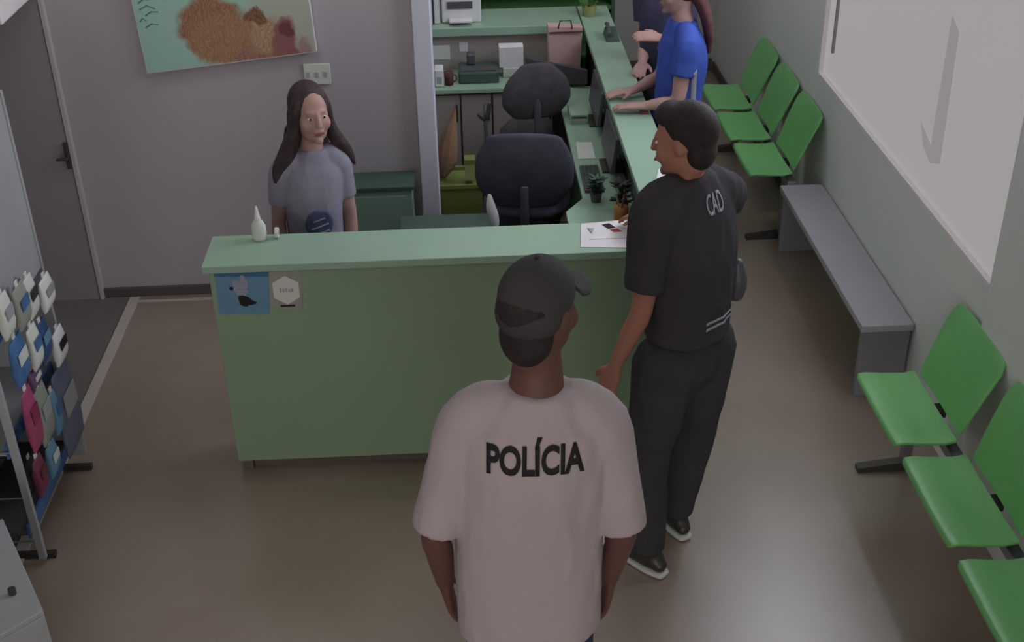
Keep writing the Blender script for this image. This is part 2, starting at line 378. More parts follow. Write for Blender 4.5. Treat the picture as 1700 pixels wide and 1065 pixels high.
# signs on the counter front
t = thing('counter_sign', (-.855, 4.076, .74), 'square blue sign with a white and dark figure on the counter front', 'sign')
y = 4.0775
b = B(); prism(b, [(-.953, y, .745), (-.765, y, .738), (-.75, y, .924), (-.95, y, .932)], (0, -.004, 0)); obj('board', b, 'skyblue', t)
b = B(); prism(b, [(-.9505, y-.0045, .905), (-.7505, y-.0045, .897), (-.75, y-.0045, .923), (-.95, y-.0045, .931)], (0, -.001, 0)); obj('header_band', b, mat('deep_blue', '#3f6f94', .6, .3, .05, 5), t)
def blobpatch(bm, c, rx, rz, y, n=18, ph=0, d=.001, wob=.18):
    pts = [(c[0]+rx*math.cos(2*math.pi*i/n)*(1+wob*math.sin(3*2*math.pi*i/n+ph)), y, c[1]+rz*math.sin(2*math.pi*i/n)*(1+wob*math.cos(2*2*math.pi*i/n+ph))) for i in range(n)]
    prism(bm, pts, (0, -d, 0))
b = B(); blobpatch(b, (-.872, .862), .018, .03, y-.0048, ph=1); blobpatch(b, (-.846, .875), .014, .03, y-.0052, ph=2); blobpatch(b, (-.858, .835), .024, .016, y-.0056, ph=.4)
obj('figure_light', b, 'print_white', t)
b = B(); blobpatch(b, (-.853, .798), .022, .026, y-.006, ph=1); 
obj('figure_dark', b, 'ink', t)
b = B(); blobpatch(b, (-.832, .79), .024, .009, y-.0064, ph=3); obj('figure_tail', b, 'ink', t)
b = B(); blobpatch(b, (-.894, .853), .008, .008, y-.0066); obj('figure_spot', b, 'ink', t)
t = thing('counter_sign', (-.69, 4.076, .74), 'grey sign with a pale six-sided emblem beside the blue sign', 'sign')
b = B(); prism(b, [(-.762, y, .77), (-.66, y, .742), (-.638, y, .76), (-.628, y, .92), (-.748, y, .922)], (0, -.003, 0)); obj('board', b, 'signgrey', t)
b = B(); prism(b, [(-.692+.056*math.cos(math.pi/3*i+.52), y-.0035, .836+.062*math.sin(math.pi/3*i+.52)) for i in range(6)], (0, -.0012, 0)); obj('emblem', b, 'signpale', t)
for i, (dx, hh) in enumerate(((-.024, .018), (-.013, .014), (-.002, .017), (.009, .012), (.019, .015))):
    b = B(); box(b, (-.692+dx, y-.006, .828), (-.692+dx+.007, y-.0048, .828+hh)); obj('emblem_stroke', b, 'rackgrey', t)
b = B(); box(b, (-.72, y-.0045, .765), (-.665, y-.0032, .772))
obj('emblem_line', b, 'ink', t)

# ------------------------------------------------------------ picture on the back wall
def picture_mat():
    m = bpy.data.materials.new('picture_print'); m.use_nodes = True; nt = m.node_tree; N = nt.nodes; L = nt.links
    bs = N['Principled BSDF']; bs.inputs['Roughness'].default_value = .6; bs.inputs['Specular IOR Level'].default_value = .25
    tc = N.new('ShaderNodeTexCoord'); nz = N.new('ShaderNodeTexNoise'); nz.inputs['Scale'].default_value = 14; nz.inputs['Detail'].default_value = 6
    L.new(tc.outputs['Object'], nz.inputs['Vector'])
    sub = N.new('ShaderNodeVectorMath'); sub.operation = 'MULTIPLY_ADD'; sub.inputs[1].default_value = (.10, .10, .10)
    L.new(nz.outputs['Color'], sub.inputs[0]); L.new(tc.outputs['Object'], sub.inputs[2])
    sep = N.new('ShaderNodeSeparateXYZ'); L.new(sub.outputs[0], sep.inputs[0])
    def mth(op, a, b=None):
        n = N.new('ShaderNodeMath'); n.operation = op
        for i, q in enumerate((a, b)):
            if q is None: continue
            if isinstance(q, (int, float)): n.inputs[i].default_value = q
            else: L.new(q, n.inputs[i])
        return n.outputs[0]
    base = N.new('ShaderNodeRGB'); base.outputs[0].default_value = lin('#9fc4ba'); cur = base.outputs[0]
    fur = N.new('ShaderNodeTexWave'); fur.inputs['Scale'].default_value = 16; fur.inputs['Distortion'].default_value = 22; fur.inputs['Detail'].default_value = 4
    L.new(tc.outputs['Object'], fur.inputs['Vector'])
    def patch(cx, cz, rx, rz, c1, c2, soft=.25, furry=True):
        nonlocal cur
        dx = mth('DIVIDE', mth('SUBTRACT', sep.outputs['X'], cx+.05), rx); dz = mth('DIVIDE', mth('SUBTRACT', sep.outputs['Z'], cz+.05), rz)
        r2 = mth('ADD', mth('MULTIPLY', dx, dx), mth('MULTIPLY', dz, dz))
        mr = N.new('ShaderNodeMapRange'); mr.inputs['From Min'].default_value = 1+soft; mr.inputs['From Max'].default_value = 1-soft
        L.new(r2, mr.inputs['Value'])
        cm = N.new('ShaderNodeMix'); cm.data_type = 'RGBA'; cm.inputs[6].default_value = lin(c1); cm.inputs[7].default_value = lin(c2)
        L.new(fur.outputs['Fac'] if furry else nz.outputs['Fac'], cm.inputs[0])
        mx = N.new('ShaderNodeMix'); mx.data_type = 'RGBA'; L.new(mr.outputs[0], mx.inputs[0]); L.new(cur, mx.inputs[6]); L.new(cm.outputs[2], mx.inputs[7])
        cur = mx.outputs[2]
    # object origin: lower left corner
    patch(.74, .28, .24, .42, '#b4b8a8', '#a4aca0', .3, False)
    patch(.33, .22, .15, .14, '#8a6250', '#a37a5c')
    patch(.42, .15, .20, .13, '#957058', '#a98264')
    patch(.52, .07, .11, .055, '#90645a', '#a88070')
    patch(.63, .08, .09, .05, '#86624c', '#9c7460')
    patch(.57, .17, .065, .10, '#b5987c', '#a0806a')
    patch(.655, .16, .055, .09, '#875058', '#9a6a68', .3, False)
    patch(.67, .20, .03, .03, '#6c3c44', '#744448', .4, False)
    patch(.54, .26, .05, .04, '#6e5040', '#8a684c')
    patch(.745, .10, .035, .05, '#a88484', '#a08a84', .5, False)
    L.new(cur, bs.inputs['Base Color'])
    return m
t = thing('wall_picture', (-1.467, 5.6, 1.18), 'large tilted pale teal picture of fluffy brown animals on the grey wall', 'picture')
PW, PH = .80, .62; ca, sa = math.cos(.1), math.sin(.1)
b = B()
def pp(a, c, yy): return (-1.467+a*ca-c*sa*.45, yy, 1.186+a*sa+c*ca)
prism(b, [pp(0, 0, 5.595), pp(PW, 0, 5.595), pp(PW, PH, 5.595), pp(0, PH, 5.595)], (0, .03, 0)); obj('canvas', b, 'paper', t)
b = B(); prism(b, [pp(.003, .004, 5.5945), pp(PW-.003, .004, 5.5945), pp(PW-.003, PH, 5.5945), pp(.003, PH, 5.5945)], (0, -.001, 0)); obj('print', b, picture_mat(), t)
b = B()
for i, (a, c, l, s) in enumerate(((.03, .33, .05, .3), (.03, .30, .07, -.1), (.05, .27, .06, .25), (.02, .245, .03, 0), (.04, .215, .06, .15), (.03, .36, .08, 0), (.05, .39, .06, .3))):
    p0 = V(pp(a, c, 5.593)); p1 = V(pp(a+l, c+l*s*.6, 5.593)); p2 = V(pp(a+l*.5, c+.015, 5.593))
    tube(b, [p0, p2, p1], .0028, 6)
obj('handwriting', b, 'teal_pr', t)
# wall socket
t = thing('wall_socket', (-.685, YB-.01, 1.1), 'small white wall plate with sockets above the young woman', 'socket')
b = B(); box(b, (-.745, YB-.012, 1.10), (-.62, YB-.001, 1.20)); obj('plate', b, 'signpale', t, .003)
for x in (-.725, -.685, -.645):
    b = B(); box(b, (x-.008, YB-.0155, 1.135), (x+.008, YB-.0121, 1.16)); obj('socket_hole', b, 'rackgrey', t)

# ------------------------------------------------------------ beam seats
def beam_seats(label, starts, wd, group):
    y0, y1 = min(starts)-wd, max(starts)
    t = thing('beam_seat', (1.68, (y0+y1)/2, 0), label, 'seats')
    for ys in starts:
        a, c = ys-wd, ys
        b = B(); n = 7; top = []; bot = []
        # seat: curved shell with soft front lip
        prof = [(1.495, .418), (1.502, .428), (1.53, .432), (1.60, .425), (1.68, .422), (1.725, .432)]
        rows = []
        for x, z in prof:
            ins = .012 if x < 1.5 else 0
            rows.append([V((x, a+ins+(c-a-2*ins)*i/n, z-.006*math.sin(math.pi*i/n))) for i in range(n+1)])
        up_ = [[b.verts.new(p) for p in r] for r in rows]; dn = [[b.verts.new(p-V((0, 0, .012))) for p in r] for r in rows]
        shell(b, up_, dn); obj('seat', b, 'seat', t, .003, True)
        b = B(); rows = []
        for k in range(7):
            s = k/6; x = 1.728+.135*s; z = .438+.285*s+.012*math.sin(math.pi*s)
            ins = (.03*(1-s)**2)+(.02 if k == 6 else 0)
            a2, c2 = a+.05*s-.012, c+.06*s+.012
            rows.append([V((x+.008*math.sin(math.pi*i/n), a2+ins+(c-a-2*ins)*i/n, z-(.006 if (k == 6 and i in (0, n)) else 0))) for i in range(n+1)])
        up_ = [[b.verts.new(p) for p in r] for r in rows]; dn = [[b.verts.new(p+V((.012, 0, -.004))) for p in r] for r in rows]
        shell(b, up_, dn); obj('backrest', b, 'seat', t, .003, True)
        b = B(); box(b, (1.70, (a+c)/2-.03, .385), (1.76, (a+c)/2+.03, .412)); prism(b, [(1.745, (a+c)/2-.012, .40), (1.765, (a+c)/2-.012, .40), (1.838, (a+c)/2-.012, .60), (1.822, (a+c)/2-.012, .60)], (0, .024, 0))
        obj('bracket', b, 'dkmetal', t)
    b = B(); box(b, (1.70, y0-.02, .345), (1.745, y1+.03, .385)); obj('beam', b, 'metal', t, .003)
    for i, yy in enumerate((y0+.10, y1-.06)):
        b = B(); box(b, (1.705, yy-.02, .03), (1.74, yy+.02, .345)); lg = obj('leg', b, 'metal', t)
        b = B(); prism(b, [(1.53, yy-.02, 0), (1.85, yy-.02, 0), (1.85, yy-.02, .02), (1.74, yy-.02, .04), (1.70, yy-.02, .04), (1.53, yy-.02, .02)], (0, .04, 0)); obj('foot_bar', b, 'dkmetal', lg)
    return t
def shell(b, U, D):
    R, C = len(U), len(U[0])
    for i in range(R-1):
        for j in range(C-1):
            b.faces.new([U[i][j], U[i][j+1], U[i+1][j+1], U[i+1][j]]); b.faces.new([D[i][j], D[i+1][j], D[i+1][j+1], D[i][j+1]])
    for i in range(R-1):
        b.faces.new([U[i][0], U[i+1][0], D[i+1][0], D[i][0]]); b.faces.new([U[i][-1], D[i][-1], D[i+1][-1], U[i+1][-1]])
    for j in range(C-1):
        b.faces.new([U[0][j], D[0][j], D[0][j+1], U[0][j+1]]); b.faces.new([U[-1][j], U[-1][j+1], D[-1][j+1], D[-1][j]])
beam_seats('row of green plastic beam seats in the near right corner', (3.97, 3.42, 2.88), .47, None)
beam_seats('row of three green plastic beam seats beyond the grey bench', (7.33, 6.84, 6.35), .435, None)
# ------------------------------------------------------------ bench
t = thing('wall_bench', (1.78, 5.15, 0), 'long grey bench against the wall under the window', 'bench')
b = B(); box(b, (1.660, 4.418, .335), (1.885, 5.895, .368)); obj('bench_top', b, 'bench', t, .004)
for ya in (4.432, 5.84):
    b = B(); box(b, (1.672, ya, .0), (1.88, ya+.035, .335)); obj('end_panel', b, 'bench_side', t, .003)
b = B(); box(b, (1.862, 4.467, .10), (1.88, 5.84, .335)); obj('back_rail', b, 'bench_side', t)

# ------------------------------------------------------------ things in the reception
t = thing('low_cabinet', (-.42, 5.5, 0), 'low teal grey cabinet against the wall behind the young woman', 'cabinet')
b = B(); box(b, (-.60, 5.42, 0), (-.262, 5.60, .63)); obj('body', b, 'teal', t, .004)
b = B(); box(b, (-.61, 5.41, .63), (-.25, 5.605, .65)); obj('top_board', b, 'dkgreen', t, .003)
b = B(); box(b, (-.588, 5.412, .03), (-.29, 5.42, .60)); obj('door', b, 'teal', t)

def office_chair(label, x, y, seat_z, ang, w, bh, bz, rnd, arms=False, m='black'):
    t = thing('office_chair', (x, y, 0), label, 'chair')
    c, s = math.cos(ang), math.sin(ang)
    def P(a, f_, z): return V((x+a*c-f_*s, y+a*s+f_*c, z))   # a = sideways, f_ = forward
    b = B(); loft(b, [(P(0, 0, seat_z-.035), w*.42, w*.40), (P(0, 0, seat_z), w*.5, w*.48), (P(0, 0, seat_z+.03), w*.46, w*.44)], (c, s, 0), 28, 4, sq=2.6); obj('seat', b, m, t, 0, True)
    b = B(); n = 10; rows = []
    loft(b, [(P(0, -w*.52, bz), w*.36, .02), (P(0, -w*.55, bz+bh*.3), w*.52, .03), (P(0, -w*.57, bz+bh*.7), w*.52*(1 if rnd < 1 else .9), .03), (P(0, -w*.56, bz+bh), w*.40 if rnd < 1 else w*.26, .02)], (c, s, 0), 28, 6, sq=2.3)
    obj('backrest', b, m, t, 0, True)
    b = B(); loft(b, [(P(0, -w*.1, seat_z-.05), .02, .008), (P(0, -w*.55, seat_z-.04), .02, .008), (P(0, -w*.62, bz+.1), .02, .008)], (c, s, 0), 10, 4); obj('back_support', b, 'blackp', t, 0, True)
    b = B(); cyl(b, P(0, 0, .09), .022, seat_z-.13); obj('gas_column', b, 'dkmetal', t, 0, True)
    for i in range(5):
        an = ang+math.pi*2*i/5
        e = V((x+.2*math.cos(an), y+.2*math.sin(an), .065))
        b = B(); loft(b, [(V((x, y, .10)), .02, .018), (e, .014, .01)], (math.sin(an), -math.cos(an), 0), 10, 1); lg = obj('leg', b, 'blackp', t, 0, True)
        b = B(); ell(b, e-V((0, 0, .038)), (.012, .026, .026), (math.cos(an+.7), math.sin(an+.7), 0)); obj('castor', b, 'blackp', lg, 0, True)
    if arms:
        for sd in (-1, 1):
            b = B(); loft(b, [(P(sd*w*.45, 0, seat_z-.03), .012, .02), (P(sd*w*.58, 0, seat_z+.05), .012, .02), (P(sd*w*.58, 0, seat_z+.16), .012, .02)], (c, s, 0), 10, 4)
            ar = obj('arm_post', b, 'blackp', t, 0, True)
            b = B(); loft(b, [(P(sd*w*.58, -.07, seat_z+.17), .024, .011), (P(sd*w*.58, .10, seat_z+.17), .024, .011)], (c, s, 0), 12, 1); obj('armrest', b, 'blackp', ar, 0, True)
    return t
office_chair('black round-backed office chair near the grey cabinet', .345, 6.36, .43, math.radians(12), .36, .27, .70, 2)
office_chair('large black office chair, nearest of the two, behind the front counter', .297, 5.50, .52, math.radians(-6), .43, .34, .60, 0, False, 'navyfab')
# white cloth beside the near chair
t = thing('folded_cloth', (.115, 5.28, 0.5), 'small white cloth hanging at the left of the near office chair', 'cloth')
b = B(); loft(b, [((.118, 5.22, .47), .018, .008), ((.122, 5.215, .55), .026, .012), ((.110, 5.22, .62), .022, .012), ((.105, 5.23, .67), .01, .008)], (1, 0, 0), 14, 5); obj('cloth', b, 'paper', t, 0, True)
# olive bin with paper
t = thing('waste_bin', (-.05, 5.95, 0), 'olive green square bin behind the white column', 'bin')
b = B(); hexa(b, [(-.15, 5.84, .0), (.06, 5.84, 0), (.06, 6.04, 0), (-.15, 6.04, 0)], [(-.175, 5.82, .45), (.085, 5.82, .45), (.085, 6.06, .45), (-.175, 6.06, .45)]); obj('bin_body', b, 'lime', t, .006)
b = B()
for a, c in (((-.18, 5.81), (.09, 5.825)), ((-.18, 6.055), (.09, 6.07)), ((-.18, 5.825), (-.165, 6.055)), ((.075, 5.825), (.09, 6.055))): box(b, (a[0], a[1], .45), (c[0], c[1], .47))
obj('rim', b, 'lime', t)
t = thing('paper_bag', (-.09, 5.95, .47), 'tall crumpled brown paper roll standing in the olive bin', 'paper')
b = B(); loft(b, [((-.12, 5.94, .49), .035, .03), ((-.10, 5.93, .56), .055, .035), ((-.08, 5.94, .68), .045, .03), ((-.055, 5.95, .78), .018, .015), ((-.045, 5.95, .83), .006, .006)], (1, 0, 0), 9, 3); obj('paper', b, 'kraft', t)
t = thing('carton', (.03, 5.93, .47), 'small pale lime carton standing on the olive bin', 'box')
b = B(); box(b, (-.005, 5.86, .471), (.05, 5.93, .585)); obj('carton_body', b, 'lime2', t, .003)
b = B(); box(b, (-.005, 5.8595, .56), (.05, 5.9305, .5875)); obj('lid', b, 'lime', t)
# pole
t = thing('floor_stand', (.12, 6.42, 0), 'thin black floor stand in front of the grey cabinet', 'stand')
b = B(); cyl(b, (.12, 6.42, .02), .011, .66, 12); obj('pole', b, 'blackp', t, 0, True)
b = B(); cyl(b, (.12, 6.42, 0), .075, .02, 24); obj('base', b, 'blackp', t, .003)
b = B(); loft(b, [((.085, 6.42, .62), .012, .012), ((.12, 6.42, .60), .018, .018), ((.145, 6.42, .68), .012, .012)], (0, 1, 0), 10, 4); obj('clamp', b, 'blackp', t, 0, True)
# worktop things
t = thing('label_printer', (.09, 6.8, .70), 'dark teal desktop printer on the back worktop', 'printer')
b = B(); box(b, (-.02, 6.70, .7005), (.21, 6.90, .765)); obj('body', b, 'dkgreen', t, .01)
b = B(); box(b, (-.005, 6.72, .765), (.195, 6.80, .772)); obj('paper_slot', b, 'blackp', t)
b = B(); box(b, (.03, 6.83, .766), (.08, 6.89, .83)); obj('roll_holder', b, 'blackp', t, .01)
t = thing('cup', (-.075, 6.70, .70), 'dark cup beside the teal printer on the worktop', 'cup')
b = B(); cyl(b, (-.075, 6.70, .7005), .024, .075, 20, .028); obj('cup_body', b, 'hair_c', t, 0, True)
b = B(); tube(b, [V((-.05, 6.70, .76)), V((-.033, 6.70, .75)), V((-.033, 6.70, .725)), V((-.052, 6.70, .715))], .004, 8); obj('handle', b, 'hair_c', t, 0, True)
t = thing('napkin_box', (-.12, 6.70, .70), 'white dispenser at the left end of the back worktop', 'box')
b = B(); box(b, (-.155, 6.66, .7005), (-.105, 6.76, .80)); obj('body', b, 'white', t, .006)
b = B(); box(b, (-.145, 6.6595, .72), (-.115, 6.6605, .76)); obj('slot', b, 'rackgrey', t)
def sheet(label, pts, th=.0015, m='paper', nm='paper_sheet', cat_='paper', group=None, marks=None):
    t = thing(nm, (sum(p[0] for p in pts)/len(pts), sum(p[1] for p in pts)/len(pts), min(p[2] for p in pts)), label, cat_, group)
    a, b_, c = V(pts[0]), V(pts[1]), V(pts[2]); n = (b_-a).cross(c-a).normalized()*th
    b = B(); prism(b, pts, n); obj('sheet', b, m, t)
    return t
wy = 6.978
for (x, z, w_, h_, lab, mm) in ((-.115, .80, .10, .085, 'pale notice pinned low at the left under the ledge', 'signpale'),
                            (.015, .83, .05, .055, 'small pale notice pinned right of the first under the ledge', 'paper')):
    sheet(lab, [(x-w_/2, wy, z-h_/2), (x+w_/2, wy, z-h_/2), (x+w_/2, wy, z+h_/2), (x-w_/2, wy, z+h_/2)], .002, mm, 'pinned_notice', 'notice')
t = thing('box', (.29, 6.85, .70), 'small off-white box standing on the worktop behind the round chair', 'box')
b = B(); box(b, (.215, 6.80, .755), (.355, 6.88, .875)); obj('carton_body', b, 'paper', t, .003)
b = B(); box(b, (.235, 6.79, .7005), (.33, 6.90, .755)); obj('stand', b, 'signpale', t, .003)
t = thing('shopping_bag', (.60, 6.85, .70), 'pinkish paper shopping bag standing at the corner of the back desk', 'bag')
b = B(); hexa(b, [(.50, 6.74, .7005), (.675, 6.76, .7005), (.68, 6.90, .7005), (.50, 6.90, .7005)], [(.492, 6.76, 1.00), (.69, 6.77, .985), (.69, 6.84, .985), (.49, 6.84, 1.00)]); obj('bag_body', b, 'pink_paper', t, .004)
b = B(); tube(b, [V((.55, 6.762, .985)), V((.56, 6.755, 1.03)), V((.62, 6.755, 1.03)), V((.63, 6.762, .98))], .004, 8); obj('handle', b, 'hair_c', t)
b = B(); box(b, (.5, 6.752, .96), (.685, 6.7585, .968)); obj('fold_line', b, 'hair_c', t)
t = thing('computer_monitor', (.45, 6.64, .70), 'dark monitor lying low under the pinkish bag', 'monitor')
b = B(); prism(b, [(.36, 6.63, .72), (.70, 6.56, .72), (.70, 6.57, .80), (.36, 6.64, .86)], (0, .03, 0)); obj('screen', b, 'black', t, .004)
b = B(); box(b, (.44, 6.61, .7005), (.6, 6.68, .722)); obj('base', b, 'blackp', t)
# printer on ledge
t = thing('desktop_printer', (.02, 7.14, H), 'white desktop printer on the back ledge', 'printer')
b = B(); box(b, (-.105, 7.03, H+.0005), (.125, 7.25, H+.16)); obj('body', b, 'white', t, .01)
b = B(); box(b, (-.07, 7.022, H+.085), (.075, 7.031, H+.125)); obj('paper_slot', b, 'blackp', t)
b = B(); box(b, (-.06, 6.96, H+.02), (.07, 7.03, H+.03)); obj('input_tray', b, 'paper', t)
t = thing('file_binder', (-.17, 7.08, H), 'dark teal binder standing left of the white printer', 'binder')
b = B(); box(b, (-.19, 7.0, H+.0005), (-.155, 7.2, H+.22)); obj('cover', b, 'dkgreen', t, .003)
b = B(); box(b, (-.186, 6.998, H+.005), (-.159, 7.198, H+.21)); obj('pages', b, 'paper', t)
t = thing('file_binder', (-.13, 7.1, H), 'grey binder touching the left side of the white printer', 'binder')
b = B(); box(b, (-.15, 7.02, H+.0005), (-.112, 7.2, H+.20)); obj('cover', b, 'rackgrey', t, .003)
b = B(); box(b, (-.145, 7.018, H+.005), (-.118, 7.198, H+.19)); obj('pages', b, 'paper', t)
# ledge end and wing things
t = thing('desk_phone', (.80, 6.72, H), 'dark green telephone on the far end of the counter wing', 'phone')
b = B(); hexa(b, [(.80, 6.58, H+.0005), (.88, 6.58, H+.0005), (.88, 6.74, H+.0005), (.80, 6.74, H+.0005)], [(.81, 6.59, H+.02), (.87, 6.59, H+.02), (.87, 6.73, H+.045), (.81, 6.73, H+.045)]); obj('body', b, 'dkgreen', t, .004)
b = B(); loft(b, [((.82, 6.60, H+.045), .014, .012), ((.82, 6.66, H+.062), .009, .008), ((.82, 6.72, H+.062), .014, .012)], (1, 0, 0), 10, 4); obj('handset', b, 'blackp', t, 0, True)
t = thing('flower_pot', (.76, 7.15, H), 'pale pot with a small leafy plant at the far counter corner', 'plant')
b = B(); cyl(b, (.76, 7.1, H+.0005), .035, .06, 20, .045); obj('pot', b, 'lime2', t, .002)
b = B()
for i in range(16):
    a = i*2.4; r = .02+.03*random.random(); z = H+.06+.08*random.random()
    c = V((.76+r*math.cos(a), 7.1+r*math.sin(a), z)); ell(b, c, (.012, .022, .004), (math.cos(a), math.sin(a), .6))
    tube(b, [V((.76, 7.1, H+.055)), c], .0015, 5)
obj('leaves', b, 'vivid', t)
for i, (yy, lab) in enumerate(((6.05, 'dark monitor on the inner desk, the farther of two'), (5.45, 'dark grey monitor on the inner desk, the nearer of two'))):
    t = thing('computer_monitor', (.69, yy, .70), lab, 'monitor')
    b = B(); prism(b, [(.672, yy-.2, .745), (.672, yy+.2, .745), (.696, yy+.2, .92), (.696, yy-.2, .92)], (.02, 0, 0)); obj('screen', b, 'blackp', t, .004)
    b = B(); box(b, (.70, yy-.02, .71), (.725, yy+.02, .80)); obj('neck', b, 'dkmetal', t)
    b = B(); box(b, (.65, yy-.08, .7005), (.745, yy+.08, .712)); obj('base', b, 'dkmetal', t, .003)
t = thing('paper_tray', (.60, 6.1, .70), 'pale paper tray on the far part of the inner desk', 'tray')
b = B(); box(b, (.555, 6.02, .7005), (.648, 6.2, .715)); box(b, (.555, 6.02, .74), (.648, 6.2, .75)); box(b, (.555, 6.19, .715), (.56, 6.2, .74)); box(b, (.643, 6.19, .715), (.648, 6.2, .74)); box(b, (.555, 6.02, .715), (.56, 6.03, .74)); box(b, (.643, 6.02, .715), (.648, 6.03, .74))
obj('tray', b, 'ctop', t)
b = B(); box(b, (.562, 6.03, .716), (.642, 6.18, .725)); obj('paper_stack', b, 'paper', t)
sheet('loose pale sheet on the middle of the inner desk', [(.55, 5.55, .7015), (.635, 5.55, .7015), (.64, 5.76, .7015), (.56, 5.77, .7015)], m='signpale')
t = thing('keyboard', (.59, 5.3, .70), 'dark keyboard on the near part of the inner desk', 'keyboard')
b = B(); box(b, (.545, 5.15, .7005), (.635, 5.44, .716)); obj('case', b, 'blackp', t, .004)
b = B()
for i in range(14):
    for j in range(4): box(b, (.552+j*.02, 5.16+i*.0195, .7165), (.568+j*.02, 5.175+i*.0195, .722))
obj('keys', b, 'dkgreen', t)
for i, (x, y_, r, z, lab, mm) in enumerate(((.585, 5.06, .03, .10, 'dark green leafy plant on the near inner desk', 'dkgreen'), (.69, 4.95, .036, .13, 'dark plant against the counter wing, right of the other', 'black'))):
    t = thing('potted_plant', (x, y_, .70), lab, 'plant')
    b = B(); cyl(b, (x, y_, .7005), .022, .04, 16, .028); obj('pot', b, 'blackp', t)
    b = B()
    for k in range(60):
        a = k*2.4; rr = r*(.3+.9*random.random()); zz = .74+z*random.random()*.8
        c = V((x+rr*math.cos(a), y_+rr*math.sin(a), zz)); ell(b, c, (.008, .02, .003), (math.cos(a), math.sin(a), .5*random.random())); tube(b, [V((x, y_, .735)), c], .0012, 4)
    obj('leaves', b, mm, t)
t = thing('pen_holder', (.665, 4.80, .70), 'orange cup of pens on the inner desk corner beside the hand', 'cup')
b = B(); cyl(b, (.665, 4.80, .7005), .028, .09, 20, .032); obj('cup_body', b, 'orange', t, 0, True)
for k, (dx, dy) in enumerate(((.01, .01), (-.012, .004), (.002, -.014))):
    b = B(); tube(b, [V((.665+dx*.6, 4.80+dy*.6, .785)), V((.665+dx*1.8, 4.80+dy*1.8, .84))], .004, 8); obj('pen', b, ('red', 'lime2', 'blackp')[k], t)

# glue bottle and pump on the front counter
t = thing('squeeze_bottle', (-.80, 4.27, H), 'white squeeze bottle with pointed nozzle on the left end of the counter', 'bottle')
b = B(); loft(b, [((-.80, 4.27, H+.001), .027, .02), ((-.80, 4.27, H+.05), .028, .021), ((-.80, 4.27, H+.075), .02, .016), ((-.80, 4.27, H+.088), .011, .011)], (1, 0, 0), 20, 4, (False, False)); obj('bottle_body', b, 'signpale', t, 0, True)
b = B(); loft(b, [((-.80, 4.27, H+.086), .013, .013), ((-.80, 4.27, H+.10), .010, .010), ((-.80, 4.27, H+.14), .0035, .0035)], (1, 0, 0), 16, 2, (False, False)); obj('nozzle', b, 'white', t, 0, True)
t = thing('tape_roll', (-.735, 4.285, H), 'small white tape roll beside the squeeze bottle', 'tape')
b = B(); loft(b, [((-.742, 4.28, H+.022), .021, .021), ((-.728, 4.28, H+.022), .021, .021)], (0, 0, 1), 20, 1, (False, False)); obj('roll', b, 'signpale', t, .002)
b = B(); loft(b, [((-.744, 4.28, H+.022), .009, .009), ((-.726, 4.28, H+.022), .009, .009)], (0, 0, 1), 14, 1, (False, False)); obj('core', b, 'rackgrey', t)
# papers on the counter corner
z = H+.001
sheet('large white document under the marked sheets at the counter corner', [(.42, 4.10, z), (.66, 4.075, z), (.66, 4.33, z), (.44, 4.30, z)])
p = sheet('white sheet with red and dark marks on the counter corner', [(.46, 4.16, z+.002), (.63, 4.16, z+.002), (.64, 4.30, z+.002), (.50, 4.305, z+.002)])
b = B(); prism(b, [(.52, 4.28, z+.004), (.55, 4.29, z+.004), (.57, 4.25, z+.004), (.54, 4.24, z+.004)], (0, 0, .001)); obj('dark_mark', b, 'ink', p)
b = B(); prism(b, [(.545, 4.235, z+.004), (.575, 4.24, z+.004), (.59, 4.215, z+.004), (.56, 4.212, z+.004)], (0, 0, .001)); obj('red_mark', b, 'red', p)
b = B(); prism(b, [(.46, 4.255, z+.004), (.485, 4.25, z+.004), (.475, 4.21, z+.004)], (0, 0, .001)); obj('grey_mark', b, 'rackgrey', p)
sheet('white folded leaflet near the navy man\'s chin on the wing', [(.77, 4.60, z), (.85, 4.60, z), (.878, 4.86, z), (.82, 4.80, z)], .004)
t = thing('mobile_phone', (.86, 5.50, H), 'small red phone under the blue-shirted woman\'s hand', 'phone')
b = B(); box(b, (.835, 5.46, z), (.875, 5.53, z+.009)); obj('phone_case', b, 'red', t, .003)
b = B(); box(b, (.838, 5.463, z+.0092), (.872, 5.527, z+.010)); obj('phone_screen', b, 'blackp', t)

# ------------------------------------------------------------ product rack on the left
t = thing('product_rack', (-1.72, 3.9, 0), 'tall grey shop rack hung with blue and pink pet products', 'rack')
b = B(); box(b, (-1.90, 3.58, .06), (-1.88, 4.17, 1.62)); obj('back_panel', b, 'rackgrey', t)
b = B(); box(b, (-1.635, 3.58, .93), (-1.605, 4.168, 1.62)); obj('header_panel', b, 'rackgrey', t, .003)
b = B(); box(b, (-1.88, 4.15, .06), (-1.60, 4.17, 1.62)); obj('side_panel', b, 'rackgrey', t, .003)
b = B(); box(b, (-1.635, 3.56, .02), (-1.61, 3.58, 1.62)); obj('front_post', b, 'rackgrey', t)
for zz in (.1, .3, .5, .7, .9):
    b = B(); tube(b, [V((-1.88, 3.57, zz)), V((-1.62, 3.57, zz))], .004, 6); obj('side_wire', b, 'metal', t)
for zz in (.14, .50, .88):
    b = B(); box(b, (-1.88, 3.581, zz-.02), (-1.66, 4.149, zz)); sh = obj('shelf', b, 'blackp' if zz < .3 else 'rackgrey', t)
    b = B(); box(b, (-1.66, 3.581, zz-.035), (-1.650, 4.149, zz+.02)); obj('price_strip', b, 'blue', sh)
for yy in (3.60, 4.14):
    b = B(); box(b, (-1.88, yy-.012, 0), (-1.585, yy+.012, .022)); obj('foot', b, 'dkmetal', t)
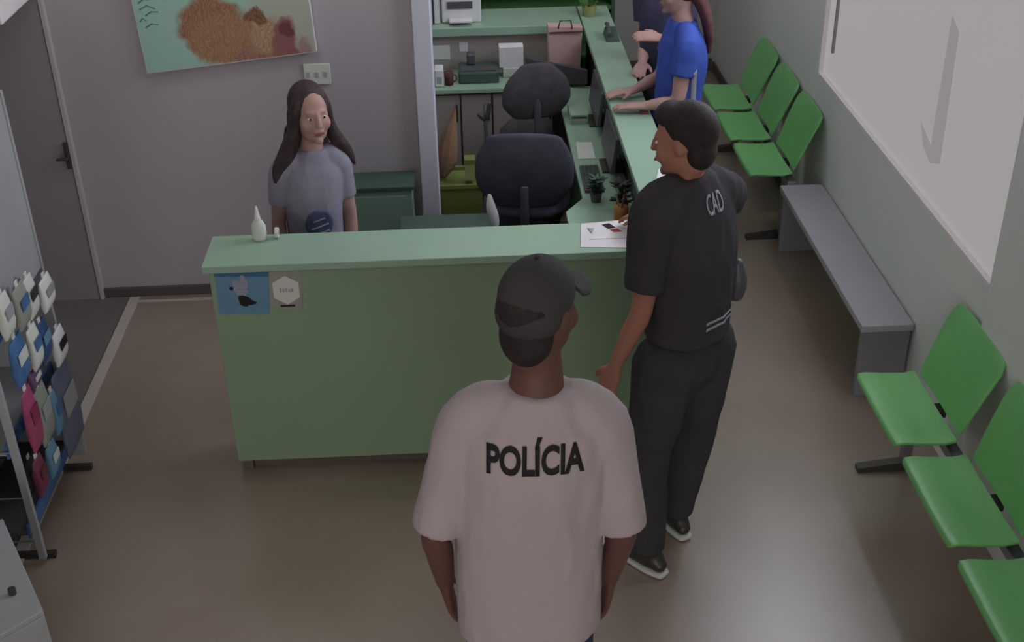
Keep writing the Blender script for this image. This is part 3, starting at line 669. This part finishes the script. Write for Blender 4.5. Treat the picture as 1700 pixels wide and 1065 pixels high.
def pack(label, y_, z0, w_, h_, m, band, xoff=0):
    x = -1.600+xoff
    t = thing('hanging_pack', (x, y_, z0), label, 'package', 'pet product packs on the rack')
    b = B(); loft(b, [((x, y_, z0), w_/2, .006), ((x, y_, z0+h_*.25), w_/2, .018), ((x, y_, z0+h_*.7), w_/2*.97, .014), ((x, y_, z0+h_), w_/2*.9, .003)], (0, 1, 0), 20, 4, (False, False), 3.2); obj('pouch', b, m, t, 0, True)
    b = B(); box(b, (x+.017, y_-w_*.32, z0+h_*.45), (x+.020, y_+w_*.32, z0+h_*.72)); obj('printed_band', b, band, t)
    b = B(); box(b, (x-.002, y_-.012, z0+h_-.002), (x+.002, y_+.012, z0+h_+.02)); obj('hang_tab', b, 'white', t)
packs = [('pale grey pack at the top near corner of the rack', 3.66, .93, .10, .15, 'signpale', 'rackgrey', .03),
 ('white and grey pack, second along the top row of the rack', 3.78, .90, .12, .15, 'signgrey', 'blue', .04),
 ('white pack with dark print, third along the top row of the rack', 3.90, .87, .10, .15, 'signpale', 'dkmetal', .03),
 ('white rounded pack at the top beside the far rack edge', 4.03, .83, .12, .12, 'white', 'signgrey', .04),
 ('blue pack at the near side of the second row', 3.70, .72, .13, .17, 'blue', 'signpale', .02),
 ('white striped pack in the middle of the second row', 3.83, .70, .10, .16, 'signpale', 'blue', .03),
 ('dark blue pack right of the striped one in the second row', 3.945, .66, .11, .15, mat('dark_blue_print', '#3b5580', .5, .3, .1, 16), 'skyblue', .02),
 ('white tagged pack at mid height near the far rack edge', 4.06, .58, .12, .13, 'white', 'ink', .03),
 ('dull purple pack above the pink one', 3.80, .63, .09, .07, mat('dull_purple', '#6a5270', .5, .3, .1, 16), 'signpale', .012),
 ('tall pink pack at the near side of the rack', 3.68, .45, .10, .24, 'pink', mat('deep_pink', '#8c3558', .5, .3, .1, 16), .02),
 ('grey pouch beside the tall pink pack', 3.80, .40, .13, .22, 'signgrey', 'rackgrey', .015),
 ('wide slate blue pack hanging at the far rack edge', 4.045, .20, .22, .36, mat('slate_blue', '#6b7288', .5, .3, .06, 8), 'rackgrey', .012),
 ('narrow blue pack between grey pouch and slate pack', 3.895, .36, .06, .18, 'skyblue', 'blue', .02),
 ('small teal pack below the grey pouch', 3.79, .25, .10, .13, 'skyblue', 'signpale', .01),
 ('dark pink pack low on the near side', 3.65, .27, .09, .15, mat('wine_print', '#7c3c58', .5, .3, .1, 16), 'hair_c', .01),
 ('dark grey bag low in the rack behind the blue strip', 3.86, .145, .16, .12, 'dkmetal', 'skirting', -.11)]
for a in packs: pack(*a)
for o in list(bpy.data.objects):
    if o.name.startswith('hanging_pack'): pass
# low light cabinet in the lower left corner
t = thing('low_cabinet', (-1.55, 3.0, 0), 'pale grey low cabinet at the lower left, nearest the camera', 'cabinet')
q = [(-1.584, 3.27), (-1.325, 2.82), (-1.60, 2.55), (-1.90, 3.05)]
b = B(); hexa(b, [(x, y, .03) for x, y in q], [(x, y, .43) for x, y in q]); obj('body', b, 'rackgrey', t, .004)
b = B(); hexa(b, [(x*1.0, y, .43) for x, y in q], [(x, y, .45) for x, y in q]); obj('top_board', b, 'rackgrey', t, .004)
b = B(); cyl(b, (-1.44, 2.90, .45), .012, .02, 14); obj('knob', b, 'dkmetal', t)

# ------------------------------------------------------------ people
def head(bm, c, f, u=(0, 0, 1), k=1):
    c = V(c); f = V(f).normalized(); s = f.cross(V(u)).normalized(); u = s.cross(f)
    def P(a, b_, d): return c+(s*a+f*b_+u*d)*k
    def E_(p, r): ell(bm, P(*p), tuple(q*k for q in r), f, u)
    E_((0, -.012, .028), (.073, .094, .09)); E_((0, .018, -.02), (.066, .074, .098)); E_((0, .032, -.070), (.052, .052, .046))
    E_((0, .078, -.098), (.020, .016, .015)); E_((0, .074, .026), (.046, .015, .012)); E_((0, .092, -.058), (.024, .009, .011))
    for a in (-1, 1):
        E_((a*.070, -.005, -.004), (.010, .017, .027)); E_((a*.036, .058, -.030), (.028, .026, .032))
    loft(bm, [(P(0, .088, .02), .008*k, .008*k), (P(0, .100, -.008), .010*k, .010*k), (P(0, .106, -.026), .015*k, .010*k)], s, 12, 3)
    return P, s, f, u
def face_bits(body, P, s, f, u, k=1):
    for a in (-1, 1):
        b = B(); ell(b, P(a*.030, .0785, .004), (.0105*k, .007*k, .005*k), f, u); e = obj('eye', b, 'eye', body, 0, True)
        b = B(); ell(b, P(a*.030, .0840, .004), (.0052*k, .0028*k, .0050*k), f, u); obj('iris', b, 'iris', e, 0, True)
    b = B(); ell(b, P(0, .0985, -.058), (.022*k, .005*k, .007*k), f, u); obj('lips', b, 'lip', body, 0, True)
def hand(bm, w, d, nrm, thumb, k=1, curl=.5):
    """w wrist, d pointing direction, nrm palm side, thumb direction across"""
    w = V(w); d = V(d).normalized(); nrm = V(nrm); nrm = (nrm-d*nrm.dot(d)).normalized(); s = d.cross(nrm).normalized()
    if s.dot(V(thumb)) < 0: s = -s
    loft(bm, [(w-d*.01, .026*k, .020*k), (w+d*.03*k, .036*k, .017*k), (w+d*.085*k, .041*k, .014*k)], s, 14, 3)
    for i, (off, L_) in enumerate(((.031, .072), (.0105, .082), (-.0105, .076), (-.031, .058))):
        p = w+(d*.082+s*off)*k; pts = [(p, .0092*k, .009*k)]; dd = d.copy(); q = p
        for j, fr in enumerate((.45, .32, .23)):
            dd = (dd+nrm*curl*(.35+.3*j)+s*off*1.2).normalized(); q = q+dd*L_*k*fr; pts.append((q, (.0088-.0007*j)*k, (.0085-.0007*j)*k))
        loft(bm, pts, s, 10, 2)
    p = w+(d*.022+s*.026)*k; q1 = p+(d*.030+s*.026+nrm*.006)*k; q2 = q1+(d*.030+s*.010+nrm*.012)*k
    loft(bm, [(p, .014*k, .012*k), (q1, .0105*k, .010*k), (q2, .009*k, .008*k)], s, 10, 3)
def moved(J, dx, dy=0):
    for q, v in J.items():
        if q in ('head', 'neck', 'chest', 'waist', 'hip', 'hem') or q[:2] in ('sh', 'el', 'wr', 'kn', 'an') and len(q) == 3 or q in ('hipL', 'hipR'):
            J[q] = (v[0]+dx, v[1]+dy, v[2])
    return J
def person(label, J, skin, top, legs, k=1, face=True, extra=None, short=True, vox=.006, topfold=.004):
    """J: joints in metres. side = the person's right-hand direction at the shoulders"""
    s = V(J['side']).normalized(); hs = V(J.get('hipside', J['side'])).normalized()
    tw = J.get('tw', 1)*k
    b = B()
    P, hs_, hf, hu = head(b, J['head'], J['face'], J.get('up', (0, 0, 1)), J.get('hk', k))
    hc = V(J['head']); nk = V(J['neck']); ch = V(J['chest']); wa = V(J['waist']); hp = V(J['hip'])
    g = k*J.get('nw', 1)
    loft(b, [(hc-hu*.06*k-hf*.02*k, .048*g, .052*g), ((hc+nk)/2-hu*.03*k, .05*g, .05*g), (nk, .058*g, .055*g)], s, 18, 4)
    loft(b, [(nk, .06*k, .05*k), (nk*.6+ch*.4, .135*tw, .07*k), (ch, .155*tw, .10*k), (wa, .135*tw, .09*k), (hp, .15*tw, .10*k)], s, 24, 4)
    for side in ('R', 'L'):
        sh, el, wr = V(J['sh'+side]), V(J['el'+side]), V(J['wr'+side])
        ax = (el-sh).cross(wr-el); ax = ax if ax.length > 1e-4 else s
        loft(b, [(nk*.35+sh*.65, .05*k, .05*k), (sh, .047*k, .047*k), ((sh+el)/2, .042*k, .042*k), (el, .036*k, .036*k), (el*.6+wr*.4, .036*k, .034*k), (wr, .025*k, .021*k)], s, 16, 4)
        hd, hn, th = J['hand'+side]; hand(b, wr, hd, hn, th, k, J.get('curl', .5))
        hj, kn, an = V(J['hip'+side]), V(J['kn'+side]), V(J['an'+side])
        loft(b, [(hj, .082*k, .085*k), ((hj+kn)/2, .068*k, .07*k), (kn, .05*k, .052*k), (kn*.6+an*.4, .048*k, .052*k), (an, .034*k, .036*k)], hs, 16, 4)
        toe = V(J['toe'+side]).normalized()
        loft(b, [(an-toe*.03*k-V((0, 0, .03*k)), .026*k, .028*k), (an+toe*.05*k-V((0, 0, .04*k)), .032*k, .026*k), (an+toe*.12*k-V((0, 0, .055*k)), .034*k, .016*k)], toe.cross(V((0, 0, 1))), 14, 3)
    body = fuse('person', b, skin, None, vox, J.get('sm', 3)); tag(body, label, 'person')
    if face: face_bits(body, P, hs_, hf, hu, J.get('hk', k))
    # shirt
    b = B(); hem = V(J['hem']); d = J.get('depth', 1)
    loft(b, [(nk+V((0, 0, .012*k)), .066*g, .066*g), (nk*.8+ch*.2-V((0, 0, .0)), .125*tw, .082*k), (nk*.55+ch*.45, .168*tw, .105*k*d), (ch, .178*tw, .125*k*d), (wa, J.get('waistw', .165)*tw, .118*k*d), (hem, J.get('hemw', .17)*tw, .122*k*d)], s, 28, 5, (False, False), 2.2)
    for side in ('R', 'L'):
        sh, el, wr = V(J['sh'+side]), V(J['el'+side]), V(J['wr'+side])
        q = J.get('sleeve', .72); end = sh.lerp(el, q) if q <= 1 else el.lerp(wr, q-1)
        sr = J.get('sr', 1)*k
        loft(b, [(nk*.45+sh*.55, .075*k, .06*k), (sh, .066*sr, .066*sr), (sh.lerp(end, .5), .064*sr, .064*sr), (end, .062*sr, .062*sr)], s, 18, 4, (True, False))
    shirt = fuse('shirt', b, top, body, vox, 5, fold=topfold)
    # trousers
    b = B()
    wt = hp.lerp(wa, J.get('rise', .35))
    loft(b, [(wt, .135*tw, .10*k), (hp, .150*tw, .108*k), (hp-V((0, 0, .06*k)), .155*tw, .112*k)], hs, 24, 4, (False, True))
    for side in ('R', 'L'):
        hj, kn, an = V(J['hip'+side]), V(J['kn'+side]), V(J['an'+side])
        lw = J.get('lw', 1)*k
        loft(b, [(hj, .098*lw, .105*lw), (hj.lerp(kn, .5), .086*lw, .09*lw), (kn, .068*lw, .07*lw), (kn.lerp(an, .5), .062*lw, .066*lw), (an+V((0, 0, .0)), .058*lw, .062*lw)], hs, 18, 4, (True, False))
    tr = fuse('trousers', b, legs, body, vox, 5, fold=.004, fscale=.09)
    for side in ('R', 'L'):
        an = V(J['an'+side]); toe = V(J['toe'+side]).normalized(); sv = toe.cross(V((0, 0, 1)))
        zf = an.z
        b = B(); loft(b, [(an-toe*.065*k-V((0, 0, zf-.045)), .030*k, .028), (an-toe*.03*k-V((0, 0, zf-.055)), .038*k, .044), (an+toe*.05*k-V((0, 0, zf-.048)), .042*k, .036), (an+toe*.13*k-V((0, 0, zf-.036)), .044*k, .024), (an+toe*.175*k-V((0, 0, zf-.03)), .032*k, .016)], sv, 18, 4)
        sho = fuse('shoe', b, J.get('shoe', 'rackgrey'), body, .005, 2)
        b = B(); loft(b, [(an-toe*.085*k-V((0, 0, zf-.013)), .028*k, .0125), (an-toe*.03*k-V((0, 0, zf-.013)), .042*k, .0125), (an+toe*.06*k-V((0, 0, zf-.013)), .044*k, .0125), (an+toe*.14*k-V((0, 0, zf-.013)), .048*k, .0125), (an+toe*.20*k-V((0, 0, zf-.013)), .03*k, .0125)], sv, 18, 4, (True, True), 3); obj('sole', b, 'signpale', sho, 0, True)
        if J.get('laces'):
            b = B()
            for i in range(3):
                c = an+toe*(.06+.022*i)*k-V((0, 0, zf-.083+.007*i)); tube(b, [c-sv*.022, c+V((0, 0, .004)), c+sv*.022], .004, 6)
            obj('laces', b, 'white', sho)
    return body, shirt, tr, (P, hs_, hf, hu)
def patch_on(name, target, m, centre, width, height, d, side, nx=16, ny=6, off=.003, shape=None, parent=None):
    d = V(d).normalized(); side = V(side).normalized(); u = side.cross(d).normalized()
    if u.z < 0: u = -u
    o0 = ORG[target.name]; tm = target.data
    tree = BVHTree.FromPolygons([v.co+o0 for v in tm.vertices], [p.vertices[:] for p in tm.polygons])
    bm = B(); G = []
    for j in range(ny+1):
        row = []
        for i in range(nx+1):
            a, c = i/nx*2-1, j/ny*2-1
            if shape: a, c = shape(a, c)
            p = V(centre)+side*a*width/2+u*c*height/2; h = tree.ray_cast(p-d*.5, d)
            p = (h[0] if h[0] else p)-d*off; row.append((bm.verts.new(p), bm.verts.new(p+d*.002)))
        G.append(row)
    shell(bm, [[q[0] for q in r] for r in G], [[q[1] for q in r] for r in G])
    return obj(name, bm, m, parent or target, 0, True)

# man in the white T-shirt and cap, seen from behind
J = dict(side=(1, .05, 0), head=(.150, 2.37, 1.685), face=(.62, .78, -.05), neck=(.142, 2.35, 1.485), chest=(.132, 2.35, 1.25), waist=(.122, 2.35, 1.05), hip=(.118, 2.35, .90),
  shR=(.295, 2.35, 1.385), shL=(-.022, 2.35, 1.40), elR=(.350, 2.33, 1.08), elL=(-.108, 2.33, 1.10), wrR=(.335, 2.42, .84), wrL=(-.095, 2.42, .85),
  handR=((-.1, .15, -1), (-1, 0, 0), (0, 1, 0)), handL=((.15, .15, -1), (1, 0, 0), (0, 1, 0)),
  hipR=(.195, 2.35, .87), hipL=(.042, 2.35, .87), knR=(.22, 2.37, .49), knL=(.02, 2.37, .49), anR=(.23, 2.33, .09), anL=(.01, 2.33, .09), toeR=(.2, 1, 0), toeL=(-.2, 1, 0),
  hem=(.118, 2.35, .765), tw=1.06, sleeve=.96, sr=.98, waistw=.172, hemw=.172, hk=1.03, nw=1.15, lw=.9, shoe='blackp', rise=.2)
body, shirt, tr, (P, hs_, hf, hu) = person('man in a white T-shirt and dark cap seen from behind, nearest the camera', J, 'skin_d', 'tee', 'jeans', 1.0, True, vox=.007, topfold=.0045)
text_on('shirt_lettering', 'POLÍCIA', shirt, 'ink', (.134, 2.2, 1.375), .226, .092, (0, 1, -.05), (1, 0, -.035), bold=.034, label='black capital lettering')
b = B(); ell(b, P(0, -.022, .022), (.077, .095, .086), hf, hu); ell(b, P(0, -.045, -.045), (.064, .058, .075), hf, hu); fuse('hair', b, 'hair', body, .006, 2)
b = B(); ell(b, P(0, -.010, .042), (.081, .101, .088), hf, hu); ell(b, P(0, -.030, .01), (.079, .085, .07), hf, hu)
cp = fuse('cap', b, 'cap', body, .006, 2)
b = B(); rows = []
for i in range(7):
    r = []
    for j in range(11):
        a = (j/10*2-1); t_ = i/6
        r.append(P(a*.068*(1-.25*t_*t_), .068+.095*t_*math.sqrt(max(0, 1-.55*a*a)), .052-.022*t_-.022*a*a))
    rows.append(r)
U1 = [[b.verts.new(p) for p in r] for r in rows]; D1 = [[b.verts.new(p-hu*.005) for p in r] for r in rows]; shell(b, U1, D1); obj('brim', b, 'cap', cp, 0, True)
b = B(); ell(b, P(0, -.010, .130), (.006, .006, .003), hf, hu); obj('cap_button', b, 'cap', cp, 0, True)

# man in dark uniform leaning at the counter corner
J = dict(side=(.62, .74, 0), head=(.672, 3.48, 1.625), face=(-.86, .48, -.16), neck=(.688, 3.49, 1.50), chest=(.72, 3.51, 1.24), waist=(.725, 3.51, 1.02), hip=(.715, 3.50, .87),
  shL=(.575, 3.39, 1.43), shR=(.838, 3.62, 1.375), elL=(.548, 3.40, 1.08), wrL=(.468, 3.42, .85), elR=(.80, 3.95, 1.17), wrR=(.685, 4.16, 1.045),
  handL=((-.28, .1, -1), (.7, .7, 0), (-.6, .6, 0)), handR=((-.5, .75, -.25), (0, .1, -1), (-.7, -.5, .3)),
  hipL=(.64, 3.43, .85), hipR=(.795, 3.57, .85), knL=(.592, 3.40, .49), knR=(.785, 3.57, .47), anL=(.600, 3.40, .09), anR=(.738, 3.61, .09), toeL=(-.1, -1.0, 0), toeR=(.2, -.98, 0),
  hem=(.72, 3.505, .93), tw=1.02, sleeve=.74, sr=1.12, lw=1.06, shoe='dkmetal', laces=True, curl=.45, rise=.35)
J['toeL'] = (-.55, .35, 0); J['toeR'] = (-.25, .8, 0)
J['toeL'] = (.1, -1, 0); J['toeR'] = (.25, -1, 0)
J['toeL'] = (-.5, .6, 0); J['toeR'] = (-.3, .8, 0)
body, shirt, tr, (P, hs_, hf, hu) = person('man in a dark short-sleeved uniform at the counter corner, face turned left', J, 'skin_b', 'blackcot', 'trouser', 1.0, True, vox=.007, topfold=.005)
b = B(); ell(b, P(0, -.020, .035), (.076, .093, .090), hf, hu); ell(b, P(0, -.047, -.03), (.064, .05, .065), hf, hu); ell(b, P(0, .035, .085), (.06, .05, .04), hf, hu)
fuse('hair', b, 'hair', body, .006, 2)
text_on('shirt_lettering', 'CAD', shirt, 'text_w', (.775, 3.42, 1.435), .082, .066, (-.50, .85, -.12), (.86, .50, -.05), bold=.01, label='pale lettering on the upper back')
for dz in (0, .022):
    patch_on('hem_stripe', shirt, 'text_w', (.83, 3.45, .995+dz), .20, .009, (-.45, .9, 0), (.9, .45, -.1), 18, 1)
b = B(); loft(b, [((.895, 3.59, 1.02), .028, .03), ((.90, 3.59, 1.07), .034, .034), ((.895, 3.59, 1.13), .022, .022)], (.7, .7, 0), 14, 4); obj('belt_pouch', b, 'blackp', body, 0, True)

# young woman behind the front counter
k = .85
J = dict(side=(-.95, -.28, 0), head=(-.600, 4.60, 1.338), face=(.42, -.9, -.02), neck=(-.612, 4.61, 1.178), chest=(-.625, 4.61, 1.0), waist=(-.628, 4.61, .87), hip=(-.630, 4.61, .76),
  shR=(-.738, 4.575, 1.105), shL=(-.512, 4.645, 1.10), elR=(-.775, 4.59, .87), elL=(-.488, 4.64, .87), wrR=(-.765, 4.53, .68), wrL=(-.490, 4.58, .68),
  handR=((.1, -.2, -1), (1, 0, 0), (0, -1, 0)), handL=((-.1, -.2, -1), (-1, 0, 0), (0, -1, 0)),
  hipR=(-.70, 4.60, .74), hipL=(-.56, 4.62, .74), knR=(-.70, 4.60, .42), knL=(-.56, 4.61, .42), anR=(-.70, 4.62, .08), anL=(-.56, 4.63, .08), toeR=(.1, -1, 0), toeL=(.5, -.9, 0),
  sm=6, hem=(-.63, 4.61, .74), tw=.80, sleeve=.60, sr=.84, hk=.95, shoe='white', rise=.2)
body, shirt, tr, (P, hs_, hf, hu) = person('young woman with long dark hair in a grey printed T-shirt behind the counter', J, 'skin_l', 'lilac', 'skirt', k, True, vox=.006, topfold=.004)
b = B(); ell(b, P(0, -.028, .03), (.079, .098, .094), hf, hu); ell(b, P(0, -.06, -.05), (.082, .055, .12), hf, hu)
loft(b, [(P(.030, .0, .09), .02, .02), (P(.069, .018, .04), .018, .026), (P(.080, .01, -.06), .027, .032), (P(.120, .0, -.16), .036, .035), (P(.165, .0, -.225), .026, .022), (P(.185, .01, -.27), .008, .008)], hs_, 14, 5)
loft(b, [(P(-.030, .0, .09), .02, .02), (P(-.068, .01, .04), .014, .026), (P(-.078, .0, -.06), .022, .032), (P(-.105, .0, -.14), .030, .032), (P(-.145, .0, -.20), .024, .022), (P(-.17, .01, -.26), .008, .008)], hs_, 14, 5)
loft(b, [(P(0, -.08, -.08), .09, .03), (P(0, -.095, -.17), .10, .03), (P(0, -.10, -.26), .07, .025)], hs_, 16, 4)
fuse('hair', b, 'hair_r', body, .006, 3)
patch_on('shirt_print', shirt, 'print_blue', (-.60, 4.5, .895), .11, .13, (0, 1, 0), (1, .1, 0), 10, 10, shape=lambda a, c: (a*math.sqrt(1-c*c/2), c*math.sqrt(1-a*a/2)))
for dz, w_ in ((.03, .05), (.0, .07), (-.03, .075)):
    patch_on('print_line', shirt, 'print_white', (-.598, 4.5, .885+dz), w_, .009, (0, 1, 0), (1, .1, .25), 10, 1, off=.006)

# woman in royal blue at the counter wing
k = .92
J = dict(side=(0, 1, 0), head=(1.09, 5.62, 1.50), face=(-1, .05, -.15), neck=(1.12, 5.62, 1.345), chest=(1.125, 5.62, 1.16), waist=(1.115, 5.62, 1.00), hip=(1.11, 5.62, .87),
  shL=(1.12, 5.475, 1.27), shR=(1.12, 5.765, 1.27), elL=(1.075, 5.44, 1.02), elR=(1.05, 5.79, 1.03), wrL=(.925, 5.47, .995), wrR=(.91, 5.70, .99),
  handL=((-1, .15, -.02), (0, 0, -1), (0, 1, 0)), handR=((-1, -.2, -.02), (0, 0, -1), (0, -1, 0)),
  hipL=(1.11, 5.54, .85), hipR=(1.11, 5.70, .85), knL=(1.10, 5.53, .46), knR=(1.10, 5.71, .46), anL=(1.13, 5.53, .09), anR=(1.13, 5.71, .09), toeL=(-1, -.1, 0), toeR=(-1, .2, 0),
  hem=(1.11, 5.62, .86), tw=.92, sleeve=.52, sr=.98, shoe='white', curl=.3, rise=.3)
body, shirt, tr, (P, hs_, hf, hu) = person('woman in a royal blue T-shirt leaning on the counter wing', moved(J, -.075), 'skin_l', 'royal', 'teal_tr', k, True, vox=.007)
patch_on('side_stripe', shirt, 'print_white', (1.085, 5.4, 1.04), .028, .25, (0, 1, 0), (1, 0, .04), 2, 14)
b = B(); ell(b, P(0, -.028, .03), (.079, .098, .094), hf, hu); loft(b, [(P(0, -.07, .0), .07, .04), (P(0, -.115, -.12), .065, .03), (P(0, -.13, -.24), .06, .025), (P(0, -.12, -.34), .03, .015)], hs_, 16, 4)
fuse('hair', b, 'hair_c', body, .007, 3)

# person in dark clothes beyond her
k = .92
J = dict(side=(-.86, .5, 0), head=(1.02, 6.20, 1.50), face=(-.5, -.85, -.2), neck=(1.03, 6.22, 1.35), chest=(1.03, 6.22, 1.16), waist=(1.03, 6.22, 1.00), hip=(1.03, 6.23, .87),
  shL=(1.125, 6.13, 1.27), shR=(.935, 6.31, 1.27), elL=(1.09, 6.00, 1.09), elR=(.935, 6.24, 1.03), wrL=(.975, 5.99, 1.155), wrR=(.905, 6.10, .99),
  handL=((-1, .05, .15), (0, .5, -1), (0, -.3, 1)), handR=((-.3, -1, -.02), (0, 0, -1), (1, 0, 0)),
  hipL=(1.09, 6.17, .85), hipR=(.985, 6.28, .85), knL=(1.10, 6.15, .46), knR=(.99, 6.27, .46), anL=(1.10, 6.18, .09), anR=(1.0, 6.30, .09), toeL=(-.3, -1, 0), toeR=(-.3, -1, 0),
  hem=(1.03, 6.23, .86), tw=.78, sleeve=.45, sr=.95, shoe='blackp', curl=.6, rise=.3)
body, shirt, tr, (P, hs_, hf, hu) = person('person in a dark top with a raised forearm, standing beyond the woman in blue', moved(J, .028), 'skin_l', 'navy', 'trouser', k, True, vox=.007)
b = B(); ell(b, P(0, -.026, .035), (.079, .098, .092), hf, hu); ell(b, P(0, -.055, -.04), (.07, .05, .08), hf, hu); fuse('hair', b, 'hair', body, .007, 2)
